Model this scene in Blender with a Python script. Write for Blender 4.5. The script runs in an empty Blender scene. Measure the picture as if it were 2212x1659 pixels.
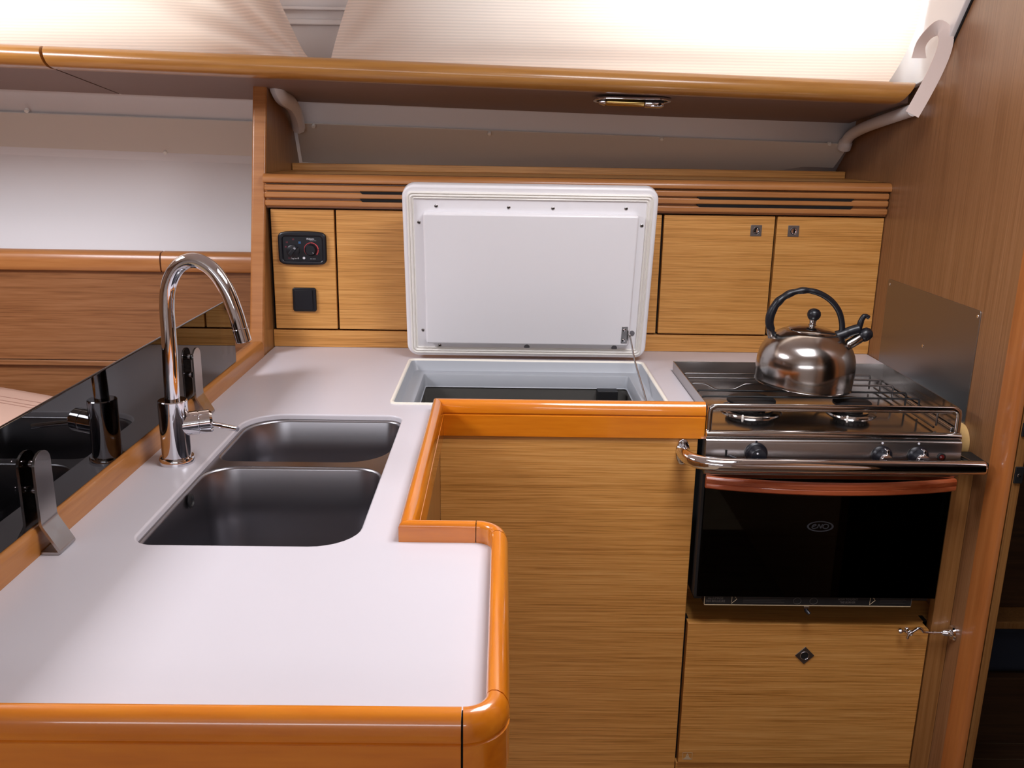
import bpy, bmesh, math, random
from mathutils import Vector, Matrix
random.seed(7)
S = bpy.context.scene
COL = S.collection

# ------------------------------------------------------------------ camera
PITCH, YAW, ROLL, FPX = .2605, .0124, .0159, 1948.189
cp, sp, cy, sy, cr, sr = (math.cos(PITCH), math.sin(PITCH), math.cos(YAW), math.sin(YAW), math.cos(ROLL), math.sin(ROLL))
fw = Vector((sy*cp, cy*cp, -sp)); ri = Vector((cy, -sy, 0)); up = ri.cross(fw)
rr, uu = ri*cr + up*sr, up*cr - ri*sr
cam = bpy.data.cameras.new('camera'); cam_o = bpy.data.objects.new('camera', cam); COL.objects.link(cam_o)
cam.sensor_fit = 'HORIZONTAL'; cam.sensor_width = 36; cam.lens = FPX*36/2212; cam.clip_start = .01
M = Matrix.Identity(4)
for i in range(3):
    M[i][0], M[i][1], M[i][2] = rr[i], uu[i], -fw[i]
M[2][3] = 1.4
cam_o.matrix_world = M
S.camera = cam_o

# ------------------------------------------------------------------ world, lights, exposure
w = bpy.data.worlds.new('world'); S.world = w; w.use_nodes = True
bg = w.node_tree.nodes['Background']; bg.inputs[0].default_value = (.78, .88, 1, 1); bg.inputs[1].default_value = 1.5

def area(name, loc, aim, sx, sy_, power, col=(1, 1, 1), spread=math.pi):
    l = bpy.data.lights.new(name, 'AREA'); l.shape = 'RECTANGLE'; l.size = sx; l.size_y = sy_; l.energy = power; l.color = col; l.spread = spread
    o = bpy.data.objects.new(name, l); COL.objects.link(o); o.location = loc
    o.rotation_euler = (Vector(aim)-Vector(loc)).to_track_quat('-Z', 'Y').to_euler()
    return o
# daylight falling through the two deck hatches, the opposite cabin windows and the galley windows
area('hatch_daylight', (.40, 1.08, 1.943), (.40, 1.08, 0), .54, .54, 9.6, (.97, .955, 1))
area('saloon_hatch_daylight', (-1.45, 1.3, 1.943), (-1.45, 1.3, 0), .54, .54, 18, (.94, .93, 1))
area('opposite_window_daylight', (-.5, -1.72, 1.55), (-.5, 0, 1.35), 2.0, .26, 6, (1, .97, 1))
area('galley_window_daylight', (.66, 2.62, 1.95), (.63, 2.2, 1.72), .7, .3, 12, (1, .96, .9))
area('saloon_window_daylight', (-1.25, 2.62, 1.95), (-1.2, 2.2, 1.74), 1.3, .3, 11, (1, .93, .84))
vs = S.view_settings
vs.view_transform = 'Standard'; vs.look = 'None'; vs.gamma = 1; vs.use_curve_mapping = False; vs.exposure = .55

# ------------------------------------------------------------------ materials
def lin(c):
    f = lambda v: v/12.92 if v <= .04045 else ((v+.055)/1.055)**2.4
    return tuple(f(v/255) for v in c) + (1,)
def base(name):
    m = bpy.data.materials.new(name); m.use_nodes = True
    nt = m.node_tree; return m, nt, nt.nodes['Principled BSDF']
def pm(name, rgb, rough=.5, metal=0, spec=.5, coat=0, noise=0, nscale=20, aniso=0, bump=0, stretch=(1, 1, 1)):
    m, nt, b = base(name)
    b.inputs['Base Color'].default_value = lin(rgb); b.inputs['Roughness'].default_value = rough; b.inputs['Metallic'].default_value = metal
    b.inputs['Specular IOR Level'].default_value = spec; b.inputs['Coat Weight'].default_value = coat; b.inputs['Coat Roughness'].default_value = .08
    if aniso: b.inputs['Anisotropic'].default_value = aniso
    if noise or bump:
        tc = nt.nodes.new('ShaderNodeTexCoord'); mp = nt.nodes.new('ShaderNodeMapping'); n = nt.nodes.new('ShaderNodeTexNoise')
        mp.inputs['Scale'].default_value = stretch
        n.inputs['Scale'].default_value = nscale; n.inputs['Detail'].default_value = 4
        nt.links.new(tc.outputs['Object'], mp.inputs[0]); nt.links.new(mp.outputs[0], n.inputs['Vector'])
        if noise:
            mx = nt.nodes.new('ShaderNodeMix'); mx.data_type = 'RGBA'; c = lin(rgb)
            mx.inputs[6].default_value = tuple(v*(1-noise) for v in c[:3])+(1,); mx.inputs[7].default_value = tuple(min(1, v*(1+noise)) for v in c[:3])+(1,)
            nt.links.new(n.outputs['Fac'], mx.inputs[0]); nt.links.new(mx.outputs[2], b.inputs['Base Color'])
        if bump:
            bu = nt.nodes.new('ShaderNodeBump'); bu.inputs['Strength'].default_value = bump; bu.inputs['Distance'].default_value = .001
            nt.links.new(n.outputs['Fac'], bu.inputs['Height']); nt.links.new(bu.outputs[0], b.inputs['Normal'])
    return m
def wood(name, dark, mid, light, axis='x', fine=260, along=5, rough=.4, coat=0, contrast=1., band=30, croug=.1):
    m, nt, b = base(name); N = nt.nodes.new; L = nt.links.new
    tc = N('ShaderNodeTexCoord')
    def noise(al, ac, detail, seed):
        mp = N('ShaderNodeMapping'); v = [ac, ac, ac]; v['xyz'.index(axis)] = al
        mp.inputs['Scale'].default_value = v; mp.inputs['Location'].default_value = (seed, seed*1.7, seed*.3)
        n = N('ShaderNodeTexNoise'); n.inputs['Scale'].default_value = 1; n.inputs['Detail'].default_value = detail; n.inputs['Roughness'].default_value = .6
        L(tc.outputs['Object'], mp.inputs[0]); L(mp.outputs[0], n.inputs['Vector']); return n
    n1, n2, n3 = noise(along, fine, 3, 3.1), noise(along*.25, band, 3, 8.3), noise(along*2.2, fine*1.9, 2, 5.7)
    a = N('ShaderNodeMath'); a.operation = 'MULTIPLY_ADD'; a.inputs[1].default_value = .55
    bb = N('ShaderNodeMath'); bb.operation = 'MULTIPLY_ADD'; bb.inputs[1].default_value = .2; bb.inputs[2].default_value = 0
    cc = N('ShaderNodeMath'); cc.operation = 'MULTIPLY_ADD'; cc.inputs[1].default_value = .25
    L(n2.outputs['Fac'], bb.inputs[0]); L(n3.outputs['Fac'], cc.inputs[0]); L(bb.outputs[0], cc.inputs[2]); L(n1.outputs['Fac'], a.inputs[0]); L(cc.outputs[0], a.inputs[2])
    r = N('ShaderNodeValToRGB'); e = r.color_ramp.elements
    k = .15/contrast
    e[0].position = .5-k; e[0].color = lin(dark); e[1].position = .5+k; e[1].color = lin(light)
    x = e.new(.5-.1*k); x.color = lin(mid)
    L(a.outputs[0], r.inputs[0]); L(r.outputs[0], b.inputs['Base Color'])
    b.inputs['Roughness'].default_value = rough; b.inputs['Coat Weight'].default_value = coat; b.inputs['Coat Roughness'].default_value = croug
    bu = N('ShaderNodeBump'); bu.inputs['Strength'].default_value = .12; bu.inputs['Distance'].default_value = .0005
    L(n1.outputs['Fac'], bu.inputs['Height']); L(bu.outputs[0], b.inputs['Normal'])
    return m
OAK = ((160, 107, 45), (206, 145, 72), (226, 170, 99))
VEN = wood('oak_veneer_horizontal', *OAK, axis='x', fine=560, along=6, band=60, contrast=1.05, rough=.42, coat=.12, croug=.3)
VEND = wood('teak_veneer_saloon', (112, 70, 38), (140, 92, 54), (156, 108, 70), axis='x', fine=170, rough=.42, coat=.12, croug=.3)
WALLW = wood('teak_veneer_vertical', (114, 76, 46), (134, 92, 58), (148, 106, 72), axis='z', fine=240, along=3, rough=.38, coat=.2, croug=.25)
PARTW = wood('partition_wood', (128, 84, 44), (154, 106, 58), (170, 122, 72), axis='z', fine=150, along=3, rough=.36, coat=.25, croug=.18)
VARN = wood('orange_varnished_wood', (200, 106, 14), (218, 124, 20), (230, 140, 30), axis='x', fine=60, along=6, rough=.28, coat=.9, contrast=.7, croug=.06)
VARNY = wood('orange_varnished_wood_lengthwise', (200, 106, 14), (218, 124, 20), (230, 140, 30), axis='y', fine=60, along=6, rough=.28, coat=.9, contrast=.7, croug=.06)
RAILY = wood('satin_rail_wood_lengthwise', (150, 92, 42), (168, 108, 52), (182, 122, 64), axis='y', fine=90, along=5, rough=.34, coat=.35, contrast=.8, croug=.2)
RAILW = wood('satin_rail_wood', (156, 98, 50), (174, 114, 62), (186, 128, 74), axis='x', fine=90, along=5, rough=.34, coat=.35, contrast=.8, croug=.2)
SHELFW = wood('shelf_edge_wood', (156, 102, 44), (176, 122, 58), (190, 136, 70), axis='x', fine=70, along=4, rough=.3, coat=.5, contrast=.8, croug=.14)
POSTW = wood('door_post_wood', (146, 84, 40), (164, 98, 48), (176, 110, 58), axis='z', fine=60, along=3, rough=.35, coat=.3, contrast=.8)
HANDW = wood('oven_handle_wood', (150, 66, 34), (180, 88, 50), (198, 110, 70), axis='x', fine=90, along=6, rough=.35, coat=.4)
DIMW = wood('aft_cabin_wood_dimmed', (58, 38, 24), (72, 48, 30), (86, 60, 38), axis='x', fine=120, rough=.5)  # dimness of the aft cabin put into a darker wood colour
UNDER = pm('shelf_underside_laminate', (136, 112, 104), .55, noise=.05, nscale=60)
WHITE = pm('white_liner', (232, 228, 228), .45)
PANELW = pm('liner_panel_offwhite', (222, 214, 204), .5)
CAPM = pm('screw_cap_white', (240, 236, 228), .35)
COUNTER = pm('white_worktop_laminate', (208, 203, 208), .34, noise=.015, nscale=6)
LIDW = pm('white_moulded_plastic', (240, 238, 240), .3, coat=.1)
LIDY = pm('aged_white_gasket', (242, 238, 231), .4)
BEAD = pm('cream_sealant', (244, 238, 224), .4)
GREYP = pm('grey_moulded_plastic', (168, 172, 178), .4)
DARKG = pm('cool_box_inside', (92, 90, 86), .5)
STEEL = pm('brushed_stainless_steel', (176, 172, 170), .24, 1, aniso=.5, bump=.02, nscale=3, stretch=(4, 300, 300))
SINKM = pm('sink_stainless_steel', (150, 148, 152), .3, 1, aniso=.6)
POLI = pm('polished_stainless_steel', (196, 192, 190), .12, 1)
CHROME = pm('chrome', (225, 225, 230), .04, 1)
MATST = pm('matt_stainless_plate', (150, 146, 144), .36, 1, aniso=.3)
BLACK = pm('black_plastic', (16, 18, 26), .35)
BLACKM = pm('black_matt_enamel', (20, 20, 22), .55)
VOID = pm('dark_gap', (14, 9, 7), .9)
REDP = pm('red_print', (205, 70, 74), .5)
DREDP = pm('dark_red_print', (120, 40, 56), .5)
BLUEP = pm('blue_print', (70, 130, 190), .5)
WHITEP = pm('white_print', (225, 225, 230), .5)
GREYPR = pm('grey_print', (150, 152, 158), .5)
DIMP = pm('dim_print', (92, 86, 82), .5)
REDL = pm('red_indicator_lens', (80, 12, 14), .15, coat=.6)
BRASS = pm('brass_tube', (220, 190, 120), .2, 1)
CUSH = pm('beige_leather_cushion', (206, 172, 154), .5, bump=.1, nscale=300)
STITCH = pm('cushion_stitching', (150, 112, 96), .7)
BLUEC = pm('dark_blue_mattress', (38, 44, 58), .8)
CREAMW = pm('pale_plywood_block', (206, 168, 108), .5, noise=.1, nscale=60, stretch=(1, 1, 8))
PALEL = pm('pale_inlay', (196, 174, 142), .5)

def fabric(name, rgb, transl):
    m, nt, b = base(name); N = nt.nodes.new; L = nt.links.new
    b.inputs['Base Color'].default_value = lin(rgb); b.inputs['Roughness'].default_value = .85; b.inputs['Specular IOR Level'].default_value = .15
    tc = N('ShaderNodeTexCoord'); wv = N('ShaderNodeTexWave'); wv.wave_type = 'BANDS'; wv.bands_direction = 'Z'; wv.inputs['Scale'].default_value = 50; wv.inputs['Distortion'].default_value = .4; wv.inputs['Detail'].default_value = 1
    L(tc.outputs['Object'], wv.inputs['Vector'])
    bu = N('ShaderNodeBump'); bu.inputs['Strength'].default_value = .35; bu.inputs['Distance'].default_value = .0006
    L(wv.outputs['Fac'], bu.inputs['Height']); L(bu.outputs[0], b.inputs['Normal'])
    mx = N('ShaderNodeMix'); mx.data_type = 'RGBA'; c = lin(rgb); mx.inputs[6].default_value = tuple(v*.87 for v in c[:3])+(1,); mx.inputs[7].default_value = c
    L(wv.outputs['Fac'], mx.inputs[0]); L(mx.outputs[2], b.inputs['Base Color'])
    t = N('ShaderNodeBsdfTranslucent'); L(mx.outputs[2], t.inputs['Color'])
    ms = N('ShaderNodeMixShader'); ms.inputs[0].default_value = transl
    L(b.outputs[0], ms.inputs[1]); L(t.outputs[0], ms.inputs[2]); L(ms.outputs[0], nt.nodes['Material Output'].inputs['Surface'])
    return m
CURT = fabric('ribbed_cream_curtain', (246, 224, 208), .5)
TIE = pm('curtain_tie_cloth', (232, 214, 206), .85, spec=.1, bump=.2, nscale=500)
def tinted(name, tint, refl_rough=.02, ior=1.5):
    m, nt, b = base(name); N = nt.nodes.new; L = nt.links.new
    t = N('ShaderNodeBsdfTransparent'); t.inputs[0].default_value = tint
    g = N('ShaderNodeBsdfGlossy'); g.inputs['Color'].default_value = (1, 1, 1, 1); g.inputs['Roughness'].default_value = refl_rough
    f = N('ShaderNodeFresnel'); f.inputs['IOR'].default_value = ior
    ms = N('ShaderNodeMixShader'); L(f.outputs[0], ms.inputs[0]); L(t.outputs[0], ms.inputs[1]); L(g.outputs[0], ms.inputs[2])
    L(ms.outputs[0], nt.nodes['Material Output'].inputs['Surface']); return m
SMOKE = tinted('smoked_acrylic', (.2, .19, .185, 1), .015, 1.4)
OVENG = tinted('black_oven_glass', (.13, .14, .155, 1), .02, 1.3)
PANE = tinted('clear_window_pane', (.9, .95, .98, 1), .01, 1.3)

# ------------------------------------------------------------------ mesh helpers
def wl(o):
    v = Vector((0, 0, 0))
    while o: v += o.location; o = o.parent
    return v
def fin(name, me, mat, parent=None, ang=35, bevel=0, seg=2, label=None):
    o = bpy.data.objects.new(name, me); COL.objects.link(o)
    if isinstance(mat, (list, tuple)):
        for m_ in mat: me.materials.append(m_)
    else: me.materials.append(mat)
    if parent:
        o.parent = parent; o.location = -wl(parent)
    if ang:
        me.polygons.foreach_set('use_smooth', [True]*len(me.polygons))
        try: me.set_sharp_from_angle(angle=math.radians(ang))
        except Exception: pass
    if bevel:
        md = o.modifiers.new('bevel', 'BEVEL'); md.width = bevel; md.segments = seg; md.limit_method = 'ANGLE'; md.angle_limit = math.radians(40); md.harden_normals = True
    if label: o['label'] = label
    return o
def bm2me(bm, fix=True):
    if fix: bmesh.ops.recalc_face_normals(bm, faces=bm.faces)
    me = bpy.data.meshes.new('m'); bm.to_mesh(me); bm.free(); return me
def addbox(bm, a, b):
    (x0, y0, z0), (x1, y1, z1) = a, b
    v = [bm.verts.new(p) for p in ((x0, y0, z0), (x1, y0, z0), (x1, y1, z0), (x0, y1, z0), (x0, y0, z1), (x1, y0, z1), (x1, y1, z1), (x0, y1, z1))]
    for f in ((0, 3, 2, 1), (4, 5, 6, 7), (0, 1, 5, 4), (1, 2, 6, 5), (2, 3, 7, 6), (3, 0, 4, 7)): bm.faces.new([v[i] for i in f])
def box(name, a, b, mat, parent=None, bevel=.001, seg=2, **k):
    bm = bmesh.new(); addbox(bm, a, b); return fin(name, bm2me(bm), mat, parent, 35, bevel, seg, **k)
def loft_me(rings, cap0=True, cap1=True, closed=True):
    bm = bmesh.new(); R = [[bm.verts.new(p) for p in r] for r in rings]; n = len(R[0])
    for i in range(len(R)-1):
        for j in range(n if closed else n-1):
            k = (j+1) % n; bm.faces.new((R[i][j], R[i][k], R[i+1][k], R[i+1][j]))
    if cap0: bm.faces.new(R[0][::-1])
    if cap1: bm.faces.new(R[-1])
    return bm2me(bm)
def prism(name, poly, axis, a, b, mat, parent=None, bevel=0, seg=2, ang=35, **k):
    def p(q, t): return {'x': (t, q[0], q[1]), 'y': (q[0], t, q[1]), 'z': (q[0], q[1], t)}[axis]
    return fin(name, loft_me([[p(q, a) for q in poly], [p(q, b) for q in poly]]), mat, parent, ang, bevel, seg, **k)
def rrect(x0, x1, y0, y1, r, n=6):
    o = []
    for cx, cy_, a0 in ((x1-r, y0+r, -90), (x1-r, y1-r, 0), (x0+r, y1-r, 90), (x0+r, y0+r, 180)):
        for i in range(n+1):
            a = math.radians(a0+90*i/n); o.append((cx+r*math.cos(a), cy_+r*math.sin(a)))
    return o
def circ(r, n=32, c=(0, 0), ph=0): return [(c[0]+r*math.cos(2*math.pi*i/n+ph), c[1]+r*math.sin(2*math.pi*i/n+ph)) for i in range(n)]
def basis(d):
    d = Vector(d).normalized(); h = Vector((0, 0, 1)) if abs(d.z) < .95 else Vector((1, 0, 0))
    u = h.cross(d).normalized(); return u, d.cross(u), d
def lathe(name, prof, c, mat, parent=None, axis=(0, 0, 1), n=40, ang=35, caps=True, **k):
    u, v, d = basis(axis); c = Vector(c)
    rings = [[c+u*(max(r, 1e-5)*math.cos(2*math.pi*i/n))+v*(max(r, 1e-5)*math.sin(2*math.pi*i/n))+d*h for i in range(n)] for r, h in prof]
    return fin(name, loft_me(rings, caps, caps), mat, parent, ang, **k)
def cat(pts, sub=6, closed=False):
    P = [Vector(p) for p in pts]; o = []; n = len(P)
    for i in range(n if closed else n-1):
        p0, p1, p2, p3 = (P[(i-1) % n], P[i], P[(i+1) % n], P[(i+2) % n]) if closed else (P[max(i-1, 0)], P[i], P[i+1], P[min(i+2, n-1)])
        for s in range(sub):
            t = s/sub; o.append(.5*((2*p1)+(p2-p0)*t+(2*p0-5*p1+4*p2-p3)*t*t+(3*p1-p0-3*p2+p3)*t**3))
    if not closed: o.append(P[-1])
    return o
def tube_me(pts, r, n=12, closed=False, sx=1, sz=1, up_hint=None):
    P = [Vector(p) for p in pts]; m = len(P); rad = r if isinstance(r, (list, tuple)) else [r]*m; rings = []
    u = None
    for i in range(m):
        t = ((P[(i+1) % m]-P[i-1]) if closed else (P[min(i+1, m-1)]-P[max(i-1, 0)])).normalized()
        if u is None:
            h = Vector(up_hint) if up_hint else (Vector((0, 0, 1)) if abs(t.z) < .9 else Vector((1, 0, 0)))
            u = t.cross(h).normalized()
        else: u = (u-t*u.dot(t)).normalized()
        v = t.cross(u)
        rings.append([P[i]+u*(sx*rad[i]*math.cos(2*math.pi*j/n))+v*(sz*rad[i]*math.sin(2*math.pi*j/n)) for j in range(n)])
    if closed: rings.append(rings[0])
    me = loft_me(rings, not closed, not closed)
    return me
def tube(name, pts, r, mat, parent=None, n=12, closed=False, ang=50, **k):
    lab = k.pop('label', None)
    return fin(name, tube_me(pts, r, n, closed, **k), mat, parent, ang, label=lab)
def bend(pts, r, n=5):
    """polyline with its inner corners rounded"""
    P = [Vector(p) for p in pts]; o = [P[0]]
    for i in range(1, len(P)-1):
        a, b, c = P[i-1], P[i], P[i+1]; d0 = (a-b); d1 = (c-b); q = min(r, d0.length*.49, d1.length*.49)
        s, e = b+d0.normalized()*q, b+d1.normalized()*q
        for k in range(n+1):
            t = k/n; o.append(s*(1-t)**2+b*2*t*(1-t)+e*t*t)
    o.append(P[-1]); return o
def plate_me(outer, holes, z0, z1, bev=0, res=2, mat4=None):
    cu = bpy.data.curves.new('c', 'CURVE'); cu.dimensions = '2D'; cu.fill_mode = 'BOTH'; cu.extrude = max((z1-z0)/2-bev, 0); cu.bevel_depth = bev; cu.bevel_resolution = res; cu.offset = -bev
    for lp in [outer]+list(holes):
        s = cu.splines.new('POLY'); s.points.add(len(lp)-1); s.use_cyclic_u = True
        for p, q in zip(s.points, lp): p.co = (q[0], q[1], 0, 1)
    o = bpy.data.objects.new('c', cu); COL.objects.link(o)
    me = bpy.data.meshes.new_from_object(o); bpy.data.objects.remove(o); bpy.data.curves.remove(cu)
    me.transform(Matrix.Translation((0, 0, (z0+z1)/2)))
    if mat4: me.transform(mat4)
    me.materials.clear(); return me
def plate(name, outer, holes, z0, z1, mat, parent=None, bev=0, mat4=None, ang=35, **k):
    return fin(name, plate_me(outer, holes, z0, z1, bev, 2, mat4), mat, parent, ang, **k)
def FRONT(y):    # plate drawn in (x, z), thickness grows towards the viewer from y
    return Matrix(((1, 0, 0, 0), (0, 0, -1, y), (0, 1, 0, 0), (0, 0, 0, 1)))
def text(name, body, size, x, z, y, mat, parent, extr=.0002, M4=None, align='CENTER', sx=1., shear=0):
    cu = bpy.data.curves.new('t', 'FONT'); cu.body = body; cu.size = size; cu.align_x = align; cu.align_y = 'CENTER'; cu.extrude = extr; cu.shear = shear; cu.resolution_u = 3
    o = bpy.data.objects.new('t', cu); COL.objects.link(o); me = bpy.data.meshes.new_from_object(o)
    bpy.data.objects.remove(o); bpy.data.curves.remove(cu)
    me.transform((M4 or (FRONT(y) @ Matrix.Translation((x, z, 0)))) @ Matrix.Diagonal((sx, 1, 1, 1)))
    me.materials.clear(); return fin(name, me, mat, parent, 0)
def tag(o, label, cat_, group=None):
    o['label'] = label; o['category'] = cat_
    if group: o['group'] = group
    return o
def thing(name, label, cat_, loc, group=None):
    o = bpy.data.objects.new(name, None); COL.objects.link(o); o.location = loc; o.empty_display_size = .05
    return tag(o, label, cat_, group)
def struct(o, label, cat_='structure'):
    o['kind'] = 'structure'; o['label'] = label; o['category'] = cat_; return o
def screw(name, c, axis, r, mat, parent, cross=True):
    """countersunk cross-head screw"""
    u, v, d = basis(axis); c = Vector(c)
    o = lathe(name, [(r, -.002), (r, .0002), (r*.8, .0008), (0, .001)], c, mat, parent, axis, 16)
    if cross:
        bm = bmesh.new()
        for a, b in ((u, v), (v, u)):
            q = [c+d*.0011+a*s*r*.6+b*t*r*.13 for s, t in ((-1, -1), (1, -1), (1, 1), (-1, 1))]
            q2 = [p-d*.0008 for p in q]; vs_ = [bm.verts.new(p) for p in q+q2]
            for f in ((0, 1, 2, 3), (4, 7, 6, 5), (0, 4, 5, 1), (1, 5, 6, 2), (2, 6, 7, 3), (3, 7, 4, 0)): bm.faces.new([vs_[i] for i in f])
        if parent and parent.parent: pass
        else: fin('cross_slot', bm2me(bm), VOID, o, 0); return o
        bm.free()
    return o

# ================================================================== SETTING
# floor with planks near the aft cabin doorway
fl = struct(box('floor', (-3, -1.62, -.04), (2.0, 2.75, -.003), PALEL, bevel=0), 'dark wooden cabin floor with pale inlay lines', 'floor')
pk = None
yy = .1
while yy < 2.1:
    box('plank', (.3 if yy < 1.55 else .93, yy, -.02), (1.95, yy+.056, 0), DIMW, fl, bevel=.0006); yy += .06
# ceiling with two hatch openings
ce = struct(plate('ceiling', [(-3, -1.62), (2.0, -1.62), (2.0, 2.25), (-3, 2.25)], [rrect(.12, .68, .80, 1.36, .05), rrect(-1.73, -1.17, 1.02, 1.58, .05)], 1.95, 1.99, WHITE), 'white cabin headliner with deck hatches', 'ceiling')
for (a, b_) in ((.40, 1.08), (-1.45, 1.3)):
    plate('hatch_frame', rrect(a-.31, a+.31, b_-.31, b_+.31, .07), [rrect(a-.28, a+.28, b_-.28, b_+.28, .05)], 1.938, 1.95, STEEL, ce, .002)
struct(box('wall_left', (-3.04, -1.62, 0), (-3, 2.7, 1.99), WALLW, bevel=0), 'wooden bulkhead at the far end of the saloon', 'wall')
XZ = Matrix(((1, 0, 0, 0), (0, 0, 1, 0), (0, 1, 0, 0), (0, 0, 0, 1)))
struct(plate('wall_front', [(-3, 0), (2, 0), (2, 1.99), (-3, 1.99)], [rrect(-1.5, .5, 1.42, 1.68, .08)], -1.66, -1.62, WHITE, mat4=XZ), 'white cabin side opposite the galley with a long window', 'wall')
# right bulkhead with its rounded post
wr = struct(box('wall_right', (.925, 1.585, 0), (.948, 2.9, 1.95), WALLW, bevel=0), 'wooden bulkhead with vertical grain right of the cooker', 'wall')
prism('post', [(.919, 1.592), (.919, 1.56), (.9195, 1.548), (.922, 1.54), (.926, 1.536), (.9315, 1.535), (.9315, 1.592)], 'z', 0, 1.95, POSTW, wr, ang=50)
box('joint_shadow_strip', (.9315, 1.56, 0), (.9355, 1.6, 1.95), VOID, wr, bevel=0)
prism('door_stop', [(.9355, 1.6), (.9355, 1.537), (.951, 1.537), (.951, 1.6)], 'z', 0, 1.95, PARTW, wr, bevel=.0015)
box('strike_plate', (.9365, 1.534, .815), (.952, 1.538, .847), BLACKM, wr, bevel=.001)
screw('strike_screw', (.944, 1.534, .831), (0, -1, 0), .0035, CHROME, wr)
box('hinge_leaf', (.9365, 1.534, .905), (.952, 1.538, .93), BLACKM, wr, bevel=.001)
struct(box('wall_right_forward', (.925, -1.62, 0), (.948, .98, 1.95), WALLW, bevel=0), 'wooden bulkhead nearer the companionway', 'wall')  # unseen; extended aft to cut the daylight entering the aft cabin
struct(box('wall_aft_back', (.948, 2.69, 0), (2.0, 2.72, 1.99), DIMW, bevel=0), 'wooden back of the aft cabin, coloured dark for the dim room', 'wall')
struct(box('wall_aft_side', (1.98, -1.6, 0), (2.0, 2.72, 1.95), DIMW, bevel=0), 'wooden side of the aft cabin, coloured dark for the dim room', 'wall')
# hull liner behind shelf, cabinets and saloon seat
def strip_me(lines):
    bm = bmesh.new(); R = [[bm.verts.new(p) for p in l] for l in lines]
    for a, b in zip(R, R[1:]):
        for j in range(len(a)-1): bm.faces.new((a[j], a[j+1], b[j+1], b[j]))
    return bm2me(bm, False)
X0, X1, XG = -3.0, .925, -.585
def yl(x): return 2.545-(x+.57)*.0445          # fascia line
def zl(x): return 1.4475-(x+.57)*.0225
prof = [(-.02, .075), (-.012, .06), (0, 0), (.018, -.004), (.09, -.06), (.15, -.115), (.16, -.2), (.165, -.36), (.165, -.75)]
lb = fin('wall_back', strip_me([[(x, yl(x)+dy+.004, zl(x)+dz) for x in (X0, -.95, -.585, 0, .45, X1)] for dy, dz in prof]), WHITE, None, 30)
for v_ in lb.data.vertices:                     # saloon side: the liner stands closer, level with the seat panelling
    if v_.co.x < -.7 and v_.co.z < zl(v_.co.x)-.03: v_.co.y -= (.055, .095)[v_.co.z < zl(v_.co.x)-.1]
md = lb.modifiers.new('t', 'SOLIDIFY'); md.thickness = .01; md.offset = -1
struct(lb, 'white moulded hull liner under the side deck', 'wall')
def liner_panel(xa, xb, ya, za, yb, zb, ca=0, cb=0):
    # slanting cover panel: a = top, b = bottom (per end), ca / cb cut the lower corners in
    q = [(xa, ya[0], za[0]), (xb, ya[1], za[1]), (xb-cb, yb[1], zb[1]), (xa+ca, yb[0], zb[0])]
    n = Vector((0, -.7, -.7)); me = loft_me([q, [tuple(Vector(p)+n*.004) for p in q]])
    return fin('liner_panel', me, PANELW, lb, 35, .001)
pg = liner_panel(-.562, .917, (2.535, 2.47), (1.447, 1.414), (2.568, 2.612), (1.344, 1.322), .006, .004)
pd = liner_panel(-1.95, -.61, (2.594, 2.535), (1.476, 1.447), (2.612, 2.572), (1.385, 1.356))
caps = [(-.513, 2.526, 1.437), (-.04, 2.505, 1.425), (.419, 2.487, 1.418), (.862, 2.468, 1.412)]
for c in caps: lathe('screw_cap', [(.0052, -.004), (.0052, .003), (.004, .0045), (0, .005)], c, CAPM, pg, (0, -.85, -.5), 16)
for c in ((-1.29, 2.553, 1.466), (-.64, 2.531, 1.436), (-.935, 2.578, 1.362)): lathe('screw_cap', [(.0058, -.004), (.0058, .003), (.0045, .0048), (0, .0052)], c, CAPM, pd, (0, -.85, -.5), 16)
# corner mouldings either end of the galley fascia
cm = tube('trim_1', cat([(-.556, 2.30, 1.535), (-.552, 2.305, 1.515), (-.548, 2.33, 1.502), (-.545, 2.40, 1.492), (-.545, 2.45, 1.474), (-.548, 2.49, 1.452), (-.55, 2.51, 1.430)], 5), .022, WHITE, None, 8, up_hint=(1, 0, 0), sz=.8); struct(cm, 'white corner moulding beside the wooden partition', 'trim')
cm = tube('trim_2', cat([(.91, 2.09, 1.486), (.91, 2.16, 1.478), (.909, 2.26, 1.466), (.907, 2.36, 1.452), (.904, 2.43, 1.436), (.903, 2.458, 1.42), (.903, 2.472, 1.402)], 5), [.014]*26+[.018]*5, WHITE, None, 14, up_hint=(1, 0, 0)); struct(cm, 'white corner moulding against the right bulkhead', 'trim')
# cabin side above the shelf with two windows, leaning inwards
SL = Matrix(((1, 0, 0, 0), (0, -.38, -.925, 2.335), (0, .925, -.38, 1.53), (0, 0, 0, 1)))   # (x, up the slope, outwards)
wi = plate('wall_window_side', [(-3, 0), (.925, 0), (.925, .47), (-3, .47)], [rrect(-.2, .88, .12, .36, .05), rrect(-2.3, -.66, .16, .36, .05)], -.03, 0, WHITE, mat4=SL)
struct(wi, 'white cabin side behind the curtains', 'wall')
for i, (a, b_, c0) in enumerate(((-.2, .88, .12), (-2.3, -.66, .16))):
    wn = plate('window_%d' % (i+1), rrect(a-.015, b_+.015, c0-.015, .375, .06), [rrect(a+.005, b_-.005, c0+.005, .355, .05)], 0, .008, CAPM, mat4=SL, bev=.002)
    struct(wn, ('white framed galley window behind the wide curtain', 'white framed saloon window behind the draped curtain')[i], 'window')
    plate('pane', rrect(a, b_, c0, .36, .05), [], -.02, -.014, PANE, wn, mat4=SL)
bm = bmesh.new(); addbox(bm, (-3, 2.345, 1.557), (.948, 3.1, 1.58))  # unseen slab added to stop outside light leaking in behind the shelf
for v_ in bm.verts: v_.co.z -= .0239*v_.co.x
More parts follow.
